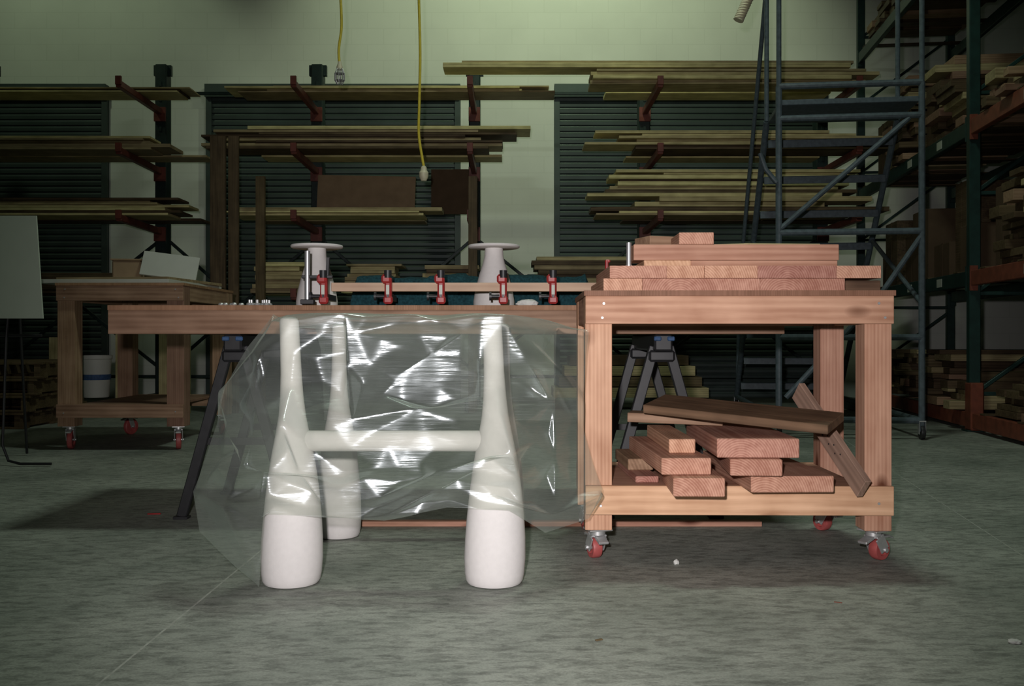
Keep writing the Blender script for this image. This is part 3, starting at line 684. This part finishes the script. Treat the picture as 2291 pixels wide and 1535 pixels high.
# ---------------------------------------------------------------- pallet rack at right
RM=Matrix.Translation((3.64,7.5,0))@Matrix.Rotation(math.radians(-7),4,'Z')
e=empty('pallet_rack','tall green pallet rack with orange beams full of lumber','rack',(3.64,7.5,0),(0,0,math.radians(-7)))
RD=1.1; ups=[-3.4,0,3.65]
for y in ups:
    m=MB()
    for x in (.045,RD-.045): m.box((x,y,3.0),(.085,.075,6.0),bev=.006); m.box((x,y,.006),(.14,.14,.012))
    for k in range(7):
        a=.3+k*.8; m.beam((.05,y,a),(RD-.05,y,a),.03,.03); m.beam((.05,y,a),(RD-.05,y,a+.75),.03,.03)
    m.obj('upright_frame',green,e)
    m=MB(); m.box((.045,y-.02,.20),(.10,.14,.38),bev=.01); m.obj('post_guard',orange,e)
LV=[.15,1.28,2.48,4.1]
for (ya,yb) in zip(ups,ups[1:]):
    for k,z in enumerate(LV):
        for x in (.03,RD-.03):
            m=MB(); m.box((x,(ya+yb)/2,z-.06),(.05,yb-ya-.08,.12),bev=.005); m.box((x,ya+.05,z-.06),(.06,.02,.2)); m.box((x,yb-.05,z-.06),(.06,.02,.2))
            m.obj('beam',orange if (ya<-1 or k==0) else green,e)
        for q in range(5):
            m=MB(); m.box((RD/2,ya+.3+q*(yb-ya-.6)/4,z+.006),(RD-.01,.10,.012),bev=.001); m.obj('deck_board',brn[0],e)
    for z in LV[1:3]:
        for q in range(3): 
            m=MB(); m.box((.003,ya+(q+.8)*(yb-ya)/4.2,z-.06),(.003,.13,.07),bev=0); m.obj('beam_tag',paper,e)
def rackload(ya,yb,z,hmax,kind):
    y=ya+.12; g='lumber ends stacked in the pallet rack'
    while y<yb-.35:
        wd=random.uniform(.28,.55)
        if y+wd>yb-.1: break
        if kind=='box' or (kind=='mix' and random.random()<.4):
            hh=random.uniform(.3,hmax); 
            m=MB(); m.box((0,0,hh/2),(.8,wd-.04,hh),bev=.006); m.box((-.402,0,hh/2),(.003,.05,hh*.98),bev=0); m.box((0,0,hh+.001),(.8,.05,.002),bev=0)
            o=m.obj('cardboard_box',random.choice([cardb,brn[1]])); tag(o,'brown carton stored on the pallet rack','box','cartons in the pallet rack')
            o.matrix_world=RM@Matrix.Translation((.55+random.uniform(-.03,.05),y+wd/2,z+.013))
        else:
            zz=z+.013; top=z+random.uniform(.4,1)*hmax
            while zz<top:
                th=random.uniform(.035,.08); nb=random.choice([1,2]); 
                for q in range(nb):
                    ww=wd/nb-.025; ln=random.uniform(.75,1.05)
                    o=board('lumber_end','short sawn lumber piece stacked in the pallet rack',(0,0,0),(ln,ww*random.uniform(.7,1),th),random.choice([tan,brn,brn,brn,brn,pinkd])[0],group=g,cat='lumber')
                    o.matrix_world=RM@Matrix.Translation((.55+random.uniform(-.12,.04),y+ww/2+q*(ww+.02),zz))@Matrix.Rotation(random.uniform(-.015,.015),4,'Z')
                zz+=th+.002
        y+=wd+.04
rackload(ups[1],ups[2],LV[0],.5,'mix'); rackload(ups[1],ups[2],LV[1],.85,'box'); rackload(ups[1],ups[2],LV[2],.9,'mix'); rackload(ups[1],ups[2],LV[3],.55,'lum')
rackload(-1.5,ups[1],LV[0],.5,'lum'); rackload(-1.5,ups[1],LV[1],.9,'mix'); rackload(-1.5,ups[1],LV[2],.4,'lum')
# ---------------------------------------------------------------- hanging cords
def cord(pts,label,y,kind):
    P=[W(px,py,y) for px,py in pts]; top=Vector((P[0].x,y,ZT)); 
    fine=[top]
    for i in range(len(P)-1):
        a=P[max(i-1,0)];b=P[i];c=P[i+1];d=P[min(i+2,len(P)-1)]
        for k in range(6): fine.append(cr(a,b,c,d,k/6))
    fine.append(P[-1])
    e=empty('extension_lead',label,'cord',top)
    m=MB(); m.tube([p-top for p in fine],.010,8); m.obj('cable',yc,e)
    b=P[-1]-top; m=MB()
    if kind=='plug':
        m.lathe([(0,-.11),(.02,-.11),(.034,-.08),(.036,-.05),(.024,-.03),(.022,-.01),(.014,.0),(0,.01)],c=b,seg=20); m.obj('plug',beige,e)
    else:
        m.lathe([(0,-.02),(.022,-.02),(.024,-.0),(.016,.02),(.012,.04),(0,.04)],c=b,seg=18); m.obj('socket',beige,e); m=MB()
        for k in range(8):
            a=k*math.pi/4; m.tube([b+Vector((math.cos(a)*rr,math.sin(a)*rr,zz)) for rr,zz in ((.02,-.01),(.036,-.05),(.036,-.10),(.018,-.13))],.0035,6)
        for zz in (-.05,-.10): m.lathe([(.034,zz-.003),(.039,zz),(.034,zz+.003)],c=b,seg=18)
        m.obj('lamp_cage',steel,e)
cord([(762,-5),(764,60),(758,110),(760,150)],'yellow extension cord hanging with a wire lamp cage',7.0,'cage')
cord([(937,-5),(940,120),(938,230),(937,300),(944,350),(948,372)],'yellow extension cord hanging with a pale socket',7.0,'plug')
e=empty('hanging_duct','white flexible duct end hanging from above','hose',W(1668,-300,6.5))
m=MB(); b0=W(1668,-300,6.5); m.tube([W(1690,-300,6.5)-b0,W(1684,-60,6.5)-b0,W(1672,0,6.5)-b0,W(1652,46,6.5)-b0],.035,14)
for k in range(8):
    p=W(1672-k*2.6,2+k*5.6,6.5)-b0; m.lathe([(.03,-.004),(.040,0),(.03,.004)],c=p,seg=16)
m.obj('duct',beige,e)
# ---------------------------------------------------------------- lights
def light(name,kind,loc,target,energy,col,**k):
    l=bpy.data.lights.new(name,kind); l.energy=energy; l.color=col
    for a,v in k.items(): setattr(l,a,v)
    o=bpy.data.objects.new(name,l); sc.collection.objects.link(o); o.location=loc
    o.rotation_euler=(Vector(target)-Vector(loc)).to_track_quat('-Z','Y').to_euler(); return o
light('camera_flash','SPOT',(-.10,-.02,H+.14),(.05,3,.70),430,(1.0,.95,.955),spot_size=math.radians(70),spot_blend=1.0,shadow_soft_size=.03)
light('wall_lamp','SPOT',(.5,9.0,6.4),(.5,11.7,4.7),270,(.83,1.0,.66),spot_size=math.radians(108),spot_blend=.4,shadow_soft_size=.15)
light('wall_lamp','SPOT',(-5.6,9.2,6.2),(-5.6,11.7,4.2),65,(.80,1.0,.66),spot_size=math.radians(86),spot_blend=.4,shadow_soft_size=.15)
light('ceiling_lamp','AREA',(.9,4.6,6.6),(.9,3.2,0),105,(.84,1.0,.84),shape='RECTANGLE',size=.9,size_y=.5)
light('ceiling_lamp','AREA',(-1.5,7.6,6.6),(-1.5,7.6,0),8,(.8,1.0,.74),shape='RECTANGLE',size=1.2,size_y=.5)
w=bpy.data.worlds.new('world'); sc.world=w; w.use_nodes=True; w.node_tree.nodes['Background'].inputs[0].default_value=(.02,.03,.022,1); w.node_tree.nodes['Background'].inputs[1].default_value=.5
# ---------------------------------------------------------------- camera
c=bpy.data.cameras.new('camera'); c.sensor_width=36; c.lens=F/2291*36; c.shift_y=-(767.5-HY)/2291; c.clip_start=.05
co=bpy.data.objects.new('camera',c); sc.collection.objects.link(co); co.location=(0,0,H); co.rotation_euler=(math.radians(90),0,0); sc.camera=co
sc.view_settings.view_transform='Standard'; sc.view_settings.look='None'
